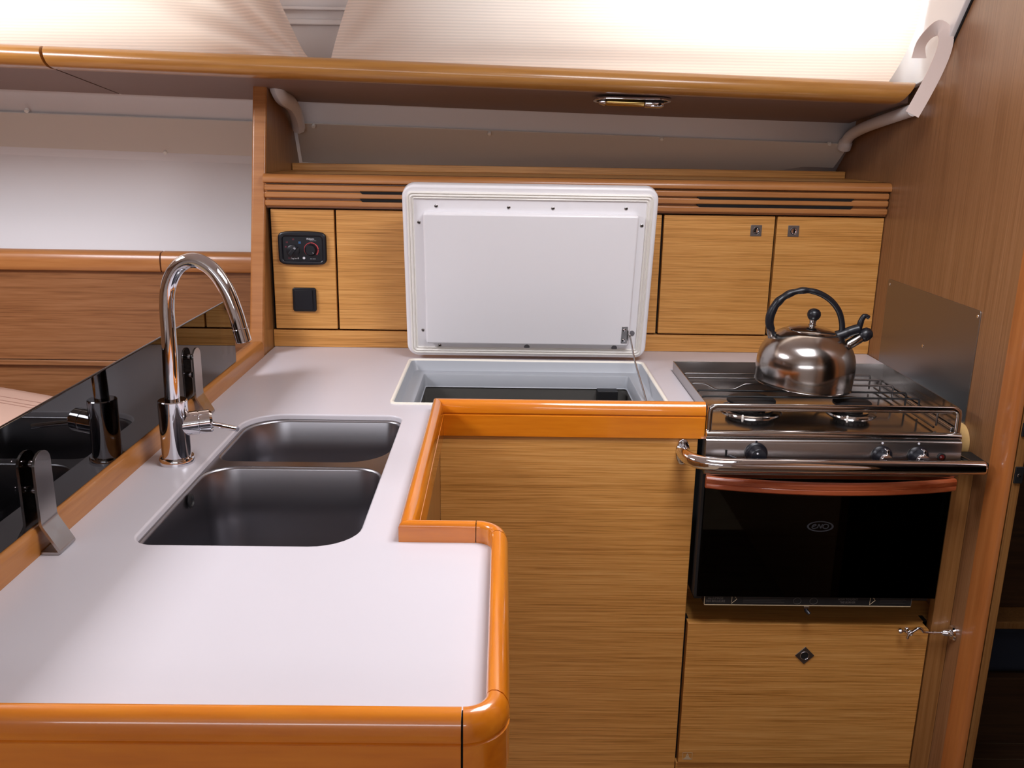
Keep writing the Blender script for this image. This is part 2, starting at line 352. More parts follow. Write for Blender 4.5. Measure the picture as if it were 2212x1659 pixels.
struct(fin('deck_light_block', bm2me(bm), WHITE, None, 0), 'unseen white deck slab outside the cabin windows, added to block stray daylight', 'deck')
YZ0 = Matrix(((0, 0, 1, 0), (1, 0, 0, 0), (0, 1, 0, 0), (0, 0, 0, 1)))
cp_ = plate('trim_3', [(2.36, 1.53), (2.36, 1.95), (1.72, 1.95), (1.735, 1.92), (1.918, 1.689), (1.985, 1.604), (2.02, 1.566), (2.07, 1.545), (2.12, 1.535)], [], .912, .924, WHITE, None, .002, mat4=YZ0)
struct(cp_, 'white corner panel where cabin side meets the right bulkhead', 'trim')
tube('edge_gap_strip', [(.9235, 1.7165, 1.95), (.9235, 1.9145, 1.689), (.9235, 1.9815, 1.604), (.9235, 2.012, 1.568)], .0028, VOID, cp_, 6)  # black strip drawn for the shade in the panel's edge gap
box('trim_bead', (-3, 2.268, 1.662), (.925, 2.284, 1.676), WHITE, wi, bevel=.004)
box('trim_bead', (-3, 2.245, 1.692), (.925, 2.262, 1.70), WHITE, wi, bevel=.003)

# ================================================================== SHELF
SH = -.0239
def shear(o):
    me = o.data
    for v in me.vertices: v.co.z += SH*v.co.x
    return o
def shelf(xa, xb, label, cut):
    t = thing('side_deck_shelf', label, 'shelf', ((xa+xb)/2, 2.2, 1.53), 'overhead shelf sections')
    z0, z1 = 1.519, 1.566
    pr_ = [(2.13, z0), (2.105, z0+.0005), (2.088, z0+.004), (2.076, z0+.012), (2.071, z0+.024), (2.074, z0+.036), (2.083, z0+.044), (2.096, z1), (2.13, z1)]
    ca, cb = cut
    rings = []
    for x, c in ((xa, ca), (xb, cb)): rings.append([(x+c*(p[1]-z1)/.047, p[0], p[1]) for p in pr_])
    shear(fin('front_edge', loft_me(rings), SHELFW, t, 40, .0012))
    shear(prism('board', [(2.12, z0+.004), (2.485, z0-.034), (2.485, z0-.016), (2.34, z1-.012), (2.12, z1-.002)], 'x', xa, xb, UNDER, t))
    return t
shelf(-1.003, .908, 'long wooden shelf under the wide curtain above the galley', (-.01, .033))
shelf(-2.6, -1.009, 'short left end of the wooden shelf under the draped curtain', (0, -.01))
# recessed lamp under the shelf
lx, ly = .296, 2.195
lz = 1.519+SH*lx-.0095
lt = thing('under_shelf_lamp', 'chrome recessed lamp set into the underside of the long shelf', 'lamp', (lx, ly, lz))
def RX(o, a=-.103):
    o.data.transform(Matrix.Translation((lx, ly, lz)) @ Matrix.Rotation(a, 4, 'X') @ Matrix.Translation((-lx, -ly, -lz))); return o
RX(plate('rim', rrect(lx-.09, lx+.09, ly-.036, ly+.036, .035), [rrect(lx-.083, lx+.083, ly-.03, ly+.03, .03)], lz-.004, lz+.002, CHROME, lt, .0012))
RX(plate('dish', rrect(lx-.083, lx+.083, ly-.03, ly+.03, .03), [], lz+.0005, lz+.0015, BLACKM, lt))
lathe('tube', [(.006, -.062), (.0085, -.058), (.0085, .028), (.006, .03)], (lx, ly+.004, lz-.006), BRASS, lt, (1, 0, SH), 20)
lathe('switch_barrel', [(.0095, .03), (.0105, .032), (.0105, .066), (.007, .074), (0, .075)], (lx, ly+.004, lz-.006), CHROME, lt, (1, 0, SH), 20)
lathe('end_cap', [(0, -.078), (.006, -.076), (.0095, -.066), (.009, -.062)], (lx, ly+.004, lz-.006), CHROME, lt, (1, 0, SH), 20)

# ================================================================== CURTAINS
def curtain(name, label, f, na, nb, parent=None):
    bm = bmesh.new(); G = [[bm.verts.new(f(i/na, j/nb)) for i in range(na+1)] for j in range(nb+1)]
    for j in range(nb):
        for i in range(na): bm.faces.new((G[j][i], G[j][i+1], G[j+1][i+1], G[j+1][i]))
    o = fin(name, bm2me(bm, False), CURT, parent, 180)
    return tag(o, label, 'curtain', 'window curtains')
def shelf_top(x): return 1.566+SH*x
def cr_(a, b):
    xl = -.387+.19*b**1.05-.02*math.sin(math.pi*b); xr = .858+.047*math.sin(min(1, b/.36)*math.pi/2)
    x = xl+(xr-xl)*a; z = shelf_top(x)+.001+b*(1.95-shelf_top(x))
    y = 2.125-.05*b+.012*math.sin(math.pi*b)*math.cos(2*a)+.003*math.sin(17*a+3*b)*(1-b)
    d = math.hypot((x+.39)*.9, (z-1.57)); an = math.atan2(z-1.57, x+.39)
    y += .009*math.sin(an*11)*math.exp(-d*3.2)*min(1, d*8)
    y -= .010*math.exp(-((b-.03)/.06)**2)*math.sin(math.pi*min(1, max(0, a)))   # cloth sagging over the shelf lip
    y += .006*math.sin((x-.9)*40+z*12)*math.exp(-((x-.84)/.1)**2)
    return (x, y, z)
curtain('curtain', 'wide ribbed cream curtain glowing in front of the galley window', cr_, 90, 34)
def cl_(a, b):
    xr = -.437-.06*(b/.33)**.8*min(1, 1) if b > 0 else -.437
    xl = -2.4; x = xl+(xr-xl)*(a**.75); z = shelf_top(x)+.001+b*(1.95-shelf_top(x))
    dx, dz = -.42-x, z-1.565+.012; d = math.hypot(dx, dz); an = math.atan2(dz, dx)
    y = 2.125-.05*b+.006*math.sin(3*x)
    y += .026*math.sin(an*13+.9)*math.exp(-(d/.6)**2)*min(1, d*6)
    return (x, y, z)
curtain('curtain', 'cream curtain draped in diagonal folds at the left', cl_, 130, 34)
# curtain tie hanging at the bulkhead
def ribbon(name, pts, width, mat, th=.0012, parent=None, wd=None):
    P = cat(pts, 6); rings = []
    for i, p in enumerate(P):
        t = (P[min(i+1, len(P)-1)]-P[max(i-1, 0)]).normalized()
        n = Vector((0, -1, 0)) if not wd else Vector(wd(i/(len(P)-1)))
        s = t.cross(n).normalized()*width/2; nn = s.cross(t).normalized()*th/2
        rings.append([p+s+nn, p-s+nn, p-s-nn, p+s-nn])
    return fin(name, loft_me(rings), mat, parent, 60)
tag(ribbon('curtain_tie', [(.862, 1.985, 1.585), (.863, 1.985, 1.612), (.876, 1.98, 1.634), (.893, 1.972, 1.643), (.905, 1.968, 1.628), (.9035, 1.965, 1.60), (.892, 1.965, 1.56), (.875, 1.968, 1.515), (.856, 1.97, 1.472)], .031, TIE,
    wd=lambda t: (math.sin(min(1, t/.45)*math.pi)*.75, -1, 0)), 'narrow pale cloth tie hanging beside the shelf end', 'curtain tie')

# ================================================================== PARTITION
pt = thing('partition', 'upright wooden partition between saloon seat and galley', 'partition', (-.585, 2.2, .38))
prism('panel', [(2.115, .38), (2.115, .90), (2.278, 1.522), (2.50, 1.497), (2.60, 1.33), (2.60, .38)], 'x', -.599, -.5705, PARTW, pt, bevel=.001)
prism('front_lipping', [(2.1005, .38), (2.1005, .90), (2.266, 1.528), (2.277, 1.525), (2.1145, .90), (2.1145, .38)], 'x', -.602, -.568, RAILW, pt, bevel=.007, seg=4)

# ================================================================== WALL CABINETS
YB = 2.2075
wc = thing('wall_cabinet', 'low oak veneer cabinet row along the back of the galley worktop', 'cabinet', (.185, 2.35, .9))
bm = bmesh.new(); addbox(bm, (-.569, YB+.02, .901), (.924, YB+.03, 1.30)); addbox(bm, (-.569, YB+.02, 1.305), (.924, 2.60, 1.319))
fin('carcass', bm2me(bm), VOID, wc, 0)
box('top_board', (-.569, YB+.006, 1.3195), (.924, 2.592, 1.3225), VEN, wc, .0005)
box('rear_batten', (-.569, 2.497, 1.3225), (.924, 2.512, 1.3405), VEN, wc, .001)
box('plinth', (-.569, YB+.004, .9005), (.924, YB+.02, .943), VEN, wc, .001)
def cdoor(a, b, name='door'): return box(name, (a, YB, .9475), (b, YB+.018, 1.2395), VEN, wc, .0012)
cdoor(-.5605, -.4085, 'control_panel_board'); cdoor(-.4035, -.0215); cdoor(-.0165, .3835); d3 = cdoor(.3895, .6585); d4 = cdoor(.6645, .9235)
def ring_latch(x, z, y, parent, s=.0135, rot=0):
    Mx = FRONT(y) @ Matrix.Translation((x, z, 0)) @ Matrix.Rotation(rot, 4, 'Z')
    p = plate('latch_plate', rrect(-s, s, -s, s, .001, 2), [circ(s*.62, 28)], 0, .0018, MATST, parent, .0004, mat4=Mx)
    return Mx
for d, x in ((d3, .614), (d4, .705)):
    Mx = ring_latch(x, 1.205, YB, d)
    lathe('latch_button', [(.0085, -.004), (.0085, .001), (.0078, .0022), (.0062, .0022), (.0056, .0006), (0, .0004)], (x, YB, 1.205), CHROME, d, (0, -1, 0), 28)
# cornice: rounded cap and three slats over a recessed backing with two vent slots
box('cornice_backing', (-.569, YB-.004, 1.243), (.924, YB+.02, 1.30), RAILW, wc, 0)
prism('cornice_cap', [(YB+.03, 1.3015), (YB-.016, 1.3015), (YB-.0215, 1.3035), (YB-.0225, 1.309), (YB-.02, 1.316), (YB-.0145, 1.3205), (YB-.006, 1.3225), (YB+.03, 1.3225)], 'x', -.5695, .9245, RAILW, wc, ang=50)
for z in (1.2835, 1.2665, 1.2475): box('cornice_slat', (-.5685, YB-.0165, z), (.9235, YB-.003, z+.0145), RAILW, wc, .004, 3)
def vent(xa, xb):
    for z0, z1 in ((1.2783, 1.2843), (1.2602, 1.2668)):
        prism('vent_slot', [(xa-.006, z1), (xb+.006, z1), (xb, z0), (xa, z0)], 'y', YB-.0172, YB-.0035, VOID, wc)
vent(-.336, .30); vent(.468, .832)
# heater control
hx0, hx1, hz0, hz1 = -.5445, -.4275, 1.108, 1.186
hc = thing('heater_control', 'black rectangular heater control with two dials on oak panel', 'control panel', (-.486, YB, 1.147))
plate('bezel', [q for q in [(x, z) for x, z in rrect(hx0, hx1, hz0, hz1, .014, 6)[:14]]+[(-.486+.0445*math.cos(t*math.pi/8), hz1+.0022*math.sin(t*math.pi/8)) for t in range(1, 8)]+[(x, z) for x, z in rrect(hx0, hx1, hz0, hz1, .014, 6)[14:]]+[(-.486-.0445*math.cos(t*math.pi/8), hz0-.0022*math.sin(t*math.pi/8)) for t in range(1, 8)]], [rrect(-.533, -.4385, 1.1165, 1.175, .006)], 0, .009, BLACK, hc, .004, mat4=FRONT(YB))
box('fascia', (-.5335, YB-.005, 1.116), (-.438, YB, 1.1755), BLACK, hc, .0005)
k1 = lathe('selector_dial', [(.0155, 0), (.0155, .003), (.014, .004), (0, .004)], (-.509, YB-.005, 1.1395), BLACK, hc, (0, -1, 0))
bm = bmesh.new(); addbox(bm, (-.0042, -.013, -.006), (.0042, 0, .019))
o = fin('pointer_grip', bm2me(bm), BLACK, k1, 35, .0012); o.data.transform(Matrix.Translation((-.511, YB-.009, 1.137)) @ Matrix.Rotation(math.radians(40), 4, 'Y'))
bm = bmesh.new(); addbox(bm, (-.0026, -.0134, .0125), (.0026, -.013, .0165)); o = fin('pointer_mark', bm2me(bm), GREYPR, k1, 0); o.data.transform(Matrix.Translation((-.511, YB-.009, 1.137)) @ Matrix.Rotation(math.radians(40), 4, 'Y'))
k2 = lathe('temperature_dial', [(.0145, 0), (.0145, .004), (.0128, .009), (.011, .0105), (0, .0105)], (-.4655, YB-.005, 1.1435), BLACK, hc, (0, -1, 0))
bm = bmesh.new(); addbox(bm, (-.0005, -.0108, .008), (.0005, -.0104, .011)); o = fin('dial_mark', bm2me(bm), WHITEP, k2, 0); o.data.transform(Matrix.Translation((-.4655, YB-.005, 1.1435)) @ Matrix.Rotation(math.radians(135), 4, 'Y'))
def arc_band(name, c, r0, r1, a0, a1, y, mat, parent, n=14):
    bm = bmesh.new(); A, B = [], []
    for i in range(n+1):
        t = i/n; a = math.radians(a0+(a1-a0)*t); w0 = r0[0]+(r0[1]-r0[0])*t; w1 = r1[0]+(r1[1]-r1[0])*t
        A.append(bm.verts.new((c[0]+w0*math.cos(a), y, c[1]+w0*math.sin(a)))); B.append(bm.verts.new((c[0]+w1*math.cos(a), y, c[1]+w1*math.sin(a))))
    for i in range(n): bm.faces.new((A[i], A[i+1], B[i+1], B[i]))
    return fin(name, bm2me(bm), mat, parent, 0)
for a0, a1, w0, w1 in ((225, 96, .0003, .0016), (92, 56, .0018, .0020), (52, 4, .0022, .0028), (0, -42, .0028, .0028)):
    arc_band('heat_scale', (-.4655, 1.1435), (.0160, .0160), (.0160+w0, .0160+w1), a0, a1, YB-.0053, REDP, hc)
text('lettering', 'Webasto', .0068, -.4665, 1.1695, YB-.0052, WHITEP, hc, sx=.75)
text('lettering', 'Feel the drive', .0032, -.460, 1.1655, YB-.0052, GREYPR, hc, sx=.9)
text('lettering', 'Air', .0062, -.5185, 1.1225, YB-.0052, DREDP, hc, sx=.8)
text('lettering', 'Top Evo 40', .0062, -.505, 1.1222, YB-.0052, WHITEP, hc, sx=.65)
for dx in (-.0055, -.003, .0005, .003, .0055): box('illegible_print', (-.462+dx-.0009, YB-.0054, 1.1205), (-.462+dx+.0010, YB-.005, 1.1223), GREYPR, hc, 0)
lathe('status_lamp', [(.0032, 0), (.003, .0008), (0, .001)], (-.4835, YB-.005, 1.1232), WHITEP, hc, (0, -1, 0), 20)
bm = bmesh.new()
for a in (45, 135):
    q = Matrix.Translation((-.4925, YB-.0053, 1.1605)) @ Matrix.Rotation(math.radians(a), 4, 'Y')
    vs_ = [bm.verts.new(q @ Vector(p)) for p in ((-.0030, 0, -.0011), (.0030, 0, -.0011), (.0030, 0, .0011), (-.0030, 0, .0011))]; bm.faces.new(vs_)
fin('fan_symbol', bm2me(bm), BLUEP, hc, 0)
for x, z in ((-.523, 1.161), (-.5075, 1.168), (-.526, 1.150)):
    for j in range(3): box('heat_symbol', (x+j*.0018-.0024, YB-.0053, z-.002), (x+j*.0018-.0016, YB-.005, z+.002), DREDP, hc, 0)
# power socket
ps = thing('power_socket', 'square black socket with flap below the heater control', 'socket', (-.486, YB, .992))
plate('frame', rrect(-.5155, -.4575, .9915, 1.0505, .006), [], 0, .007, BLACK, ps, .0025, mat4=FRONT(YB))
plate('flap', rrect(-.5105, -.4655, .9965, 1.0455, .003), [], .007, .010, BLACK, ps, .0012, mat4=FRONT(YB))

# ================================================================== WORKTOP
ZC = .9
wt = thing('worktop', 'white L-shaped galley worktop edged with orange varnished fiddle rails', 'worktop', (-.1, 1.4, .87))
outer = [(-.575, .684)]+[(-.03+.026*math.cos(math.radians(a)), .71+.026*math.sin(math.radians(a))) for a in range(-90, 1, 15)]+[(-.004, 1.055)]+[(-.03+.026*math.cos(math.radians(a)), 1.055+.026*math.sin(math.radians(a))) for a in range(0, 91, 15)]+[(-.124, 1.081), (-.124, 1.661), (.3935, 1.661), (.3935, 2.03), (.9245, 2.03), (.9245, 2.226), (-.5695, 2.226), (-.5695, 2.10), (-.575, 2.10)]
SX0, SX1, SY0, SY1 = -.4715, -.1845, 1.061, 1.633
# sink cut-out: large radii left, right front
def rr4(x0, x1, y0, y1, rs, n=8):
    o = []
    for (cx, sx_, cy_, sy2, a0, r) in ((x1, -1, y0, 1, -90, rs[0]), (x1, -1, y1, -1, 0, rs[1]), (x0, 1, y1, -1, 90, rs[2]), (x0, 1, y0, 1, 180, rs[3])):
        for i in range(n+1):
            a = math.radians(a0+90*i/n); o.append((cx+sx_*r+r*math.cos(a), cy_+sy2*r+r*math.sin(a)))
    return o
sinkhole = rr4(SX0, SX1, SY0, SY1, (.06, .03, .07, .03))
FX0, FX1, FY0, FY1 = -.217, .335, 1.712, 2.087
fridge = rrect(FX0, FX1, FY0, FY1, .014)
plate('slab', outer, [sinkhole, fridge], .872, ZC, COUNTER, wt, .003)
# fiddle rails
prof_f = [(0, .898), (0, .9205), (.0015, .9245), (.005, .9268), (.010, .9268), (.0155, .9235), (.0195, .917), (.0215, .9085), (.0215, .9035), (.0192, .902), (.0192, .9), (.0215, .8985), (.0215, .8575), (.0195, .856), (.002, .856), (.002, .898)]
path = [(-.62, .69), (-.0305, .69)]; br = [('fiddle_rail', 0, 1, VARN)]
arc = lambda c, r, a0, a1, n=8: [(c[0]+r*math.cos(math.radians(a0+(a1-a0)*i/n)), c[1]+r*math.sin(math.radians(a0+(a1-a0)*i/n))) for i in range(n+1)]
path += arc((-.03, .71), .02, -90, 0); i0 = 2; br.append(('fiddle_corner', i0, i0+8, VARNY))
path += [(-.01, .7105), (-.01, 1.0545)]; br.append(('fiddle_rail', 11, 12, VARNY))
path += arc((-.03, 1.055), .02, 0, 90); br.append(('fiddle_corner', 13, 21, VARNY))
path += [(-.0305, 1.075), (-.13, 1.075), (-.13, 1.667), (.392, 1.667)]
br += [('fiddle_rail', 22, 23, VARN), ('fiddle_rail', 23, 24, VARNY), ('fiddle_rail', 24, 25, VARN)]
PV = [Vector(p) for p in path]
prof_c = [(.003, .86), (.003, .922), (.010, .9235), (.0165, .918), (.018, .909), (.018, .86)]
def miter(i):
    d0 = (PV[i]-PV[i-1]).normalized() if i else None; d1 = (PV[i+1]-PV[i]).normalized() if i < len(PV)-1 else None
    if d0 is None: d0 = d1
    if d1 is None: d1 = d0
    n0, n1 = Vector((d0.y, -d0.x)), Vector((d1.y, -d1.x)); m_ = (n0+n1).normalized(); return m_/max(.3, m_.dot(n0))
for nm, a, b, mt in br:
    rings = []
    for i in range(a, b+1):
        p = PV[i].copy()
        if i == a: p += (PV[i+1]-PV[i]).normalized()*.00025
        if i == b: p -= (PV[i]-PV[i-1]).normalized()*.00025
        m_ = miter(i); rings.append([(p.x+m_.x*d, p.y+m_.y*d, z) for d, z in prof_f])
    fin(nm, loft_me(rings), mt, wt, 50)
fin('fiddle_core', loft_me([[(PV[i].x+miter(i).x*d, PV[i].y+miter(i).y*d, z) for d, z in prof_c] for i in range(1, len(PV))]), VOID, wt, 0)
prism('back_fiddle', [(-.589, .872), (-.566, .872), (-.566, .928), (-.568, .934), (-.572, .9365), (-.589, .9365)], 'y', .62, 2.099, RAILY, wt, ang=50)

# ================================================================== SINK
sk = thing('double_sink', 'double stainless steel sink with a large front bowl and small rear bowl', 'sink', (-.33, 1.35, .74))
B1 = dict(x0=SX0+.002, x1=SX1-.002, y0=SY0+.001, y1=1.376, r=(.062, .045, .05, .03)); B2 = dict(x0=SX0+.004, x1=SX1-.001, y0=1.398, y1=SY1-.001, r=(.075, .03, .07, .03))
def bowl(B, off, n=10): 
    return rr4(B['x0']+off, B['x1']-off, B['y0']+off, B['y1']-off, tuple(max(.012, r-off*.3) for r in B['r']), n)
plate('rim', rr4(SX0-.012, SX1+.012, SY0-.012, SY1+.012, (.06, .03, .07, .03)), [bowl(B1, 0), bowl(B2, 0)], .887, .8905, SINKM, sk)
for nm, B, dep in (('large_bowl', B1, .165), ('small_bowl', B2, .13)):
    rings = [[(x, y, z) for x, y in bowl(B, off)] for off, z in ((-.001, .8905), (.0015, .889), (.003, .885), (.008, .8905-dep*.55), (.013, .8905-dep+.03), (.02, .8905-dep+.012), (.034, .8905-dep+.002), (.06, .8905-dep))]
    o = fin(nm, loft_me(rings, False, True), SINKM, sk, 60)
    cx, cyy = (B['x0']+B['x1'])/2, (B['y0']+B['y1'])/2
    lathe('drain', [(.038, 0), (.038, .002), (.032, .003), (.028, -.002), (.012, -.003), (0, -.003)], (cx, cyy, .8905-dep+.0005), CHROME, o)
ov = lathe('overflow', [(.011, 0), (.011, .002), (.008, .003), (.006, .001), (0, .001)], (-.4625, 1.262, .876), BLACKM, sk, (1, 0, .08), 20)

# ================================================================== MIXER TAP
tx, ty = -.516, 1.366
tp = thing('mixer_tap', 'tall chrome swan-neck mixer tap beside the sink', 'tap', (tx, ty, ZC))
lathe('base_ring', [(.0275, 0), (.0275, .008), (.026, .0105), (.023, .011)], (tx, ty, ZC), CHROME, tp)
lathe('body', [(.0225, .0105), (.0225, .102), (.0212, .1035), (.0125, .1035)], (tx, ty, ZC), CHROME, tp)
sp_ = cat([(tx, ty, 1.000), (tx+.001, ty, 1.04), (tx+.003, ty, 1.10), (tx+.004, ty, 1.15), (tx+.010, ty-.001, 1.185), (tx+.027, ty-.003, 1.213), (tx+.052, ty-.006, 1.2235), (tx+.078, ty-.009, 1.212), (tx+.098, ty-.012, 1.185), (tx+.111, ty-.014, 1.15), (tx+.118, ty-.015, 1.122)], 6)
tube('spout', sp_, .0115, CHROME, tp, 20, up_hint=(0, 1, 0))
d_ = (sp_[-1]-sp_[-4]).normalized()
lathe('nozzle', [(.0114, 0), (.0119, .0005), (.0119, .020), (.0100, .021), (.0095, .012), (0, .012)], sp_[-1]+d_*.0006, CHROME, tp, d_, 28)
vd = Vector((.92, .30, .06)).normalized(); vc = Vector((tx, ty, .961))
lathe('valve', [(.019, .012), (.019, .036), (.018, .0368), (.018, .0376), (.019, .0384), (.019, .054), (.016, .058), (0, .0585)], vc, CHROME, tp, vd, 32)
l0 = vc+vd*.050+Vector((0, -.006, -.002))
tube('lever', [l0, l0+Vector((.022, -.012, .001)), l0+Vector((.058, -.03, .001))], [.0048, .0042, .0042], CHROME, tp, 14)

# ================================================================== SMOKED GLASS SCREEN
gs = thing('splash_screen', 'long smoked acrylic splash screen standing between worktop and saloon seat', 'splash screen', (-.572, 1.25, .9365))
YZ = Matrix(((0, 0, 1, 0), (1, 0, 0, 0), (0, 1, 0, 0), (0, 0, 0, 1)))
plate('pane', rr4(.62, 1.895, .9375, 1.0765, (.004, .018, .02, .004)), [], -.577, -.571, SMOKE, gs, .0008, mat4=YZ)
def bracket(y0, y1):
    t = .0035; rings = []
    cl = bend([(-.5645, ZC+.0022), (-.541, ZC+.0022), (-.5615, .9385), (-.5615, 1.013)], .004, 4)
    n = len(cl)
    for i, p in enumerate(cl):
        d = (cl[min(i+1, n-1)]-cl[max(i-1, 0)]).normalized(); nn = Vector((-d.y, d.x))*t/2 if len(d) == 2 else None
        rings.append((p, nn))
    ym, hw = (y0+y1)/2, (y1-y0)/2
    R = []
    for p, nn in rings: R.append([(p.x+nn.x, ym-hw, p.y+nn.y), (p.x+nn.x, ym+hw, p.y+nn.y), (p.x-nn.x, ym+hw, p.y-nn.y), (p.x-nn.x, ym-hw, p.y-nn.y)])
    b0, n0 = rings[-1]
    for k in range(1, 9):                           # rounded top
        a = k/8*math.pi/2*.985; z = b0.y+hw*math.sin(a)*.8; h = hw*math.cos(a)
        R.append([(b0.x+n0.x, ym-h, z), (b0.x+n0.x, ym+h, z), (b0.x-n0.x, ym+h, z), (b0.x-n0.x, ym-h, z)])
    o = fin('bracket', loft_me(R), STEEL, gs, 35, .0005, 2)
    for z in (1.012, .978):
        lathe('bolt', [(.0055, 0), (.0055, .010), (.0045, .0115), (0, .0115)], (-.5633, ym, z), CHROME, o, (-1, 0, 0), 20)
bend2 = bend
def bend(pts, r, n=5):
    return [Vector((p.x, p.y)) if len(pts[0]) == 2 else p for p in bend2([tuple(q)+(0,) if len(q) == 2 else q for q in pts], r, n)]
bracket(1.026, 1.066); bracket(1.60, 1.64)

# ================================================================== COOL BOX
cb = thing('cool_box', 'top-loading cool box let into the worktop with its white lid raised', 'cool box', (.06, 1.9, .45))
g0 = rrect(FX0+.0005, FX1-.0005, FY0+.0005, FY1-.0005, .0135)
def rings_at(spec, n=6): return [[(x, y, z) for x, y in rrect(FX0+o_, FX1-o_, FY0+o_, FY1-o_, max(.004, .014-o_*.2), n)] for o_, z in spec]
fin('sealing_bead', loft_me(rings_at([(-.0035, .8995), (-.003, .9025), (0, .9035), (.003, .9022), (.0038, .899)]), False, False), BEAD, cb, 60)
fin('frame_moulding', loft_me(rings_at([(.003, .9008), (.005, .897), (.009, .879), (.0105, .877), (.033, .8765), (.0355, .8755), (.037, .872), (.0385, .847), (.0405, .845)]), False, False), GREYP, cb, 35)
fin('insulated_well', loft_me(rings_at([(.038, .8455), (.0375, .84), (.036, .55), (.045, .47), (.06, .46)]), False, True), DARKG, cb, 35)
box('dark_notch', (.225, 2.018, .805), (.272, 2.05, .8465), BLACKM, cb)  # black block drawn for the dark notch, its shade put into the colour
box('hinge_strip', (-.168, 1.76, .74), (-.155, 1.80, .843), LIDW, cb, .001)
screw('strip_screw', (-.1615, 1.76, .82), (0, -1, 0), .004, BLACKM, cb, False)
# lid in its own leaning frame: s along x, t up the lid, n towards the viewer
LO = Vector((0, 2.10, .905)); LT = Vector((0, -.08, .399)).normalized(); LN = Vector((0, -LT.z, LT.y))
def lidm(): 
    m_ = Matrix.Identity(4)
    for i in range(3): m_[i][0] = (1, 0, 0)[i]; m_[i][1] = LT[i]; m_[i][2] = LN[i]; m_[i][3] = LO[i]
    return m_
LM = lidm()
def LP(s, t, n=0): return LO+Vector((s, 0, 0))+LT*t+LN*n
lid = plate('lid', rrect(-.2238, .3425, .003, .4125, .027), [], -.030, 0, LIDW, cb, .005, mat4=LM)
def lring(o_, n, r=.012): return [tuple(LP(s, t, n)) for s, t in rrect(-.2138+o_, .3325-o_, .0115+o_, .399-o_, max(.003, r-o_*.6), 5)]
fin('gasket', loft_me([lring(0, -.001), lring(.0008, .0045), (lring(.003, .0058)), lring(.0048, .0035), lring(.0056, .0022), lring(.0064, .0045), lring(.0085, .0062), lring(.0108, .0045), lring(.0118, .002), lring(.0126, .0034), lring(.0142, .0044), lring(.0155, .003), lring(.0160, -.001)], False, False), LIDY, lid, 50)
plate('inner_panel', rrect(-.1768, .2995, .0428, .355, .006), [], -.001, .02, LIDW, lid, .004, mat4=LM)
for s, t in ((-.1488, .3657), (.0114, .3649), (.1095, .3642), (.2716, .3662), (-.1876, .3286), (-.1857, .0688), (.3095, .3281), (-.1473, .0303)):
    screw('screw', LP(s, t), LN, .0042, STEEL, lid, False)
    lathe('screw_recess', [(.0022, 0), (0, .0003)], LP(s, t, .001), VOID, lid, LN, 10)
for s, t in ((.3069, .0676), (.0597, .0286), (.2678, .0291)): lathe('rubber_plug', [(.0068, 0), (.0064, .0014), (0, .002)], LP(s, t), pm('grey_rubber', (112, 110, 114), .6), lid, LN, 20)
plate('stay_bracket', rrect(.2795, .2935, .051, .0925, .001, 2), [], .02, .0215, STEEL, lid, .0003, mat4=LM)
plate('stay_bracket_ear', rrect(.2935, .2955, .060, .084, .0005, 2), [], .014, .027, STEEL, lid, .0003, mat4=LM)
for t in (.058, .084): screw('bracket_screw', LP(.2855, t, .0215), LN, .004, CHROME, lid, False)
st = cat([LP(.294, .074, .024), LP(.2985, .074, .026), LP(.3, .068, .03), (.303, 1.985, .925), (.3065, 1.87, .89), (.3085, 1.80, .866), (.31, 1.765, .851)], 5)
tube('lid_stay', st, .002, STEEL, cb, 10)

# ================================================================== BASE CABINETS
bc = thing('peninsula_cabinet', 'oak veneer base cabinet carrying sink and worktop', 'base cabinet', (-.3, 1.2, 0))
box('front_panel', (-.60, .674, .02), (-.03, .69, .857), VEN, bc)
box('aisle_panel', (-.012, .69, .02), (.004, 1.08, .857), PARTW, bc)
box('corner_post', (-.03, .676, .02), (.003, .69, .857), PARTW, bc, .004)
box('step_panel', (-.112, 1.078, .02), (-.01, 1.092, .857), VEN, bc)
box('side_panel', (-.13, 1.092, .02), (-.1163, 1.6504, .857), PARTW, bc)
box('saloon_side_panel', (-.60, .69, .02), (-.59, 2.10, .934), VEND, bc)
gb = thing('galley_cabinet', 'oak veneer base cabinet front between peninsula and cooker', 'base cabinet', (.14, 1.7, 0))
box('front_panel', (-.1165, 1.6505, .0), (.381, 1.6685, .857), VEN, gb, .001)
box('cooker_side_panel', (.3665, 1.6685, .0), (.3815, 2.2, .872), VEN, gb, .001)
lc = thing('cooker_cabinet', 'oak veneer cupboard below the cooker', 'cupboard', (.64, 1.8, 0))
box('plinth', (.3835, 1.653, 0), (.8865, 1.67, .1265), VEN, lc, .0008)
box('dark_gap_strip', (.3825, 1.668, 0), (.392, 1.69, .46), VOID, lc, 0); box('dark_gap_strip', (.878, 1.668, 0), (.8865, 1.69, .46), VOID, lc, 0)  # dark strips added behind the door gaps, shade put into their colour
dr = prism('door', [(.387, .1295), (.8825, .1295), (.8825, .4505), (.8735, .4595), (.387, .4615)], 'y', 1.647, 1.667, VEN, lc, .0012)
Mx = FRONT(1.647) @ Matrix.Translation((.632, .3905, 0)) @ Matrix.Rotation(math.radians(45), 4, 'Z')
plate('latch_plate', rrect(-.0142, .0142, -.0142, .0142, .001, 2), [circ(.0092, 28)], 0, .0018, MATST, dr, .0004, mat4=Mx)
lathe('latch_cup', [(.0095, .0014), (.0088, .0012), (.0082, -.006), (0, -.006)], (.632, 1.6468, .3905), BLACKM, dr, (0, -1, 0), 28)
tube('latch_ring', [(.632+.0088*math.cos(a*math.pi/12), 1.6450, .3905+.0088*math.sin(a*math.pi/12)) for a in range(24)], .0007, CHROME, dr, 8, True)
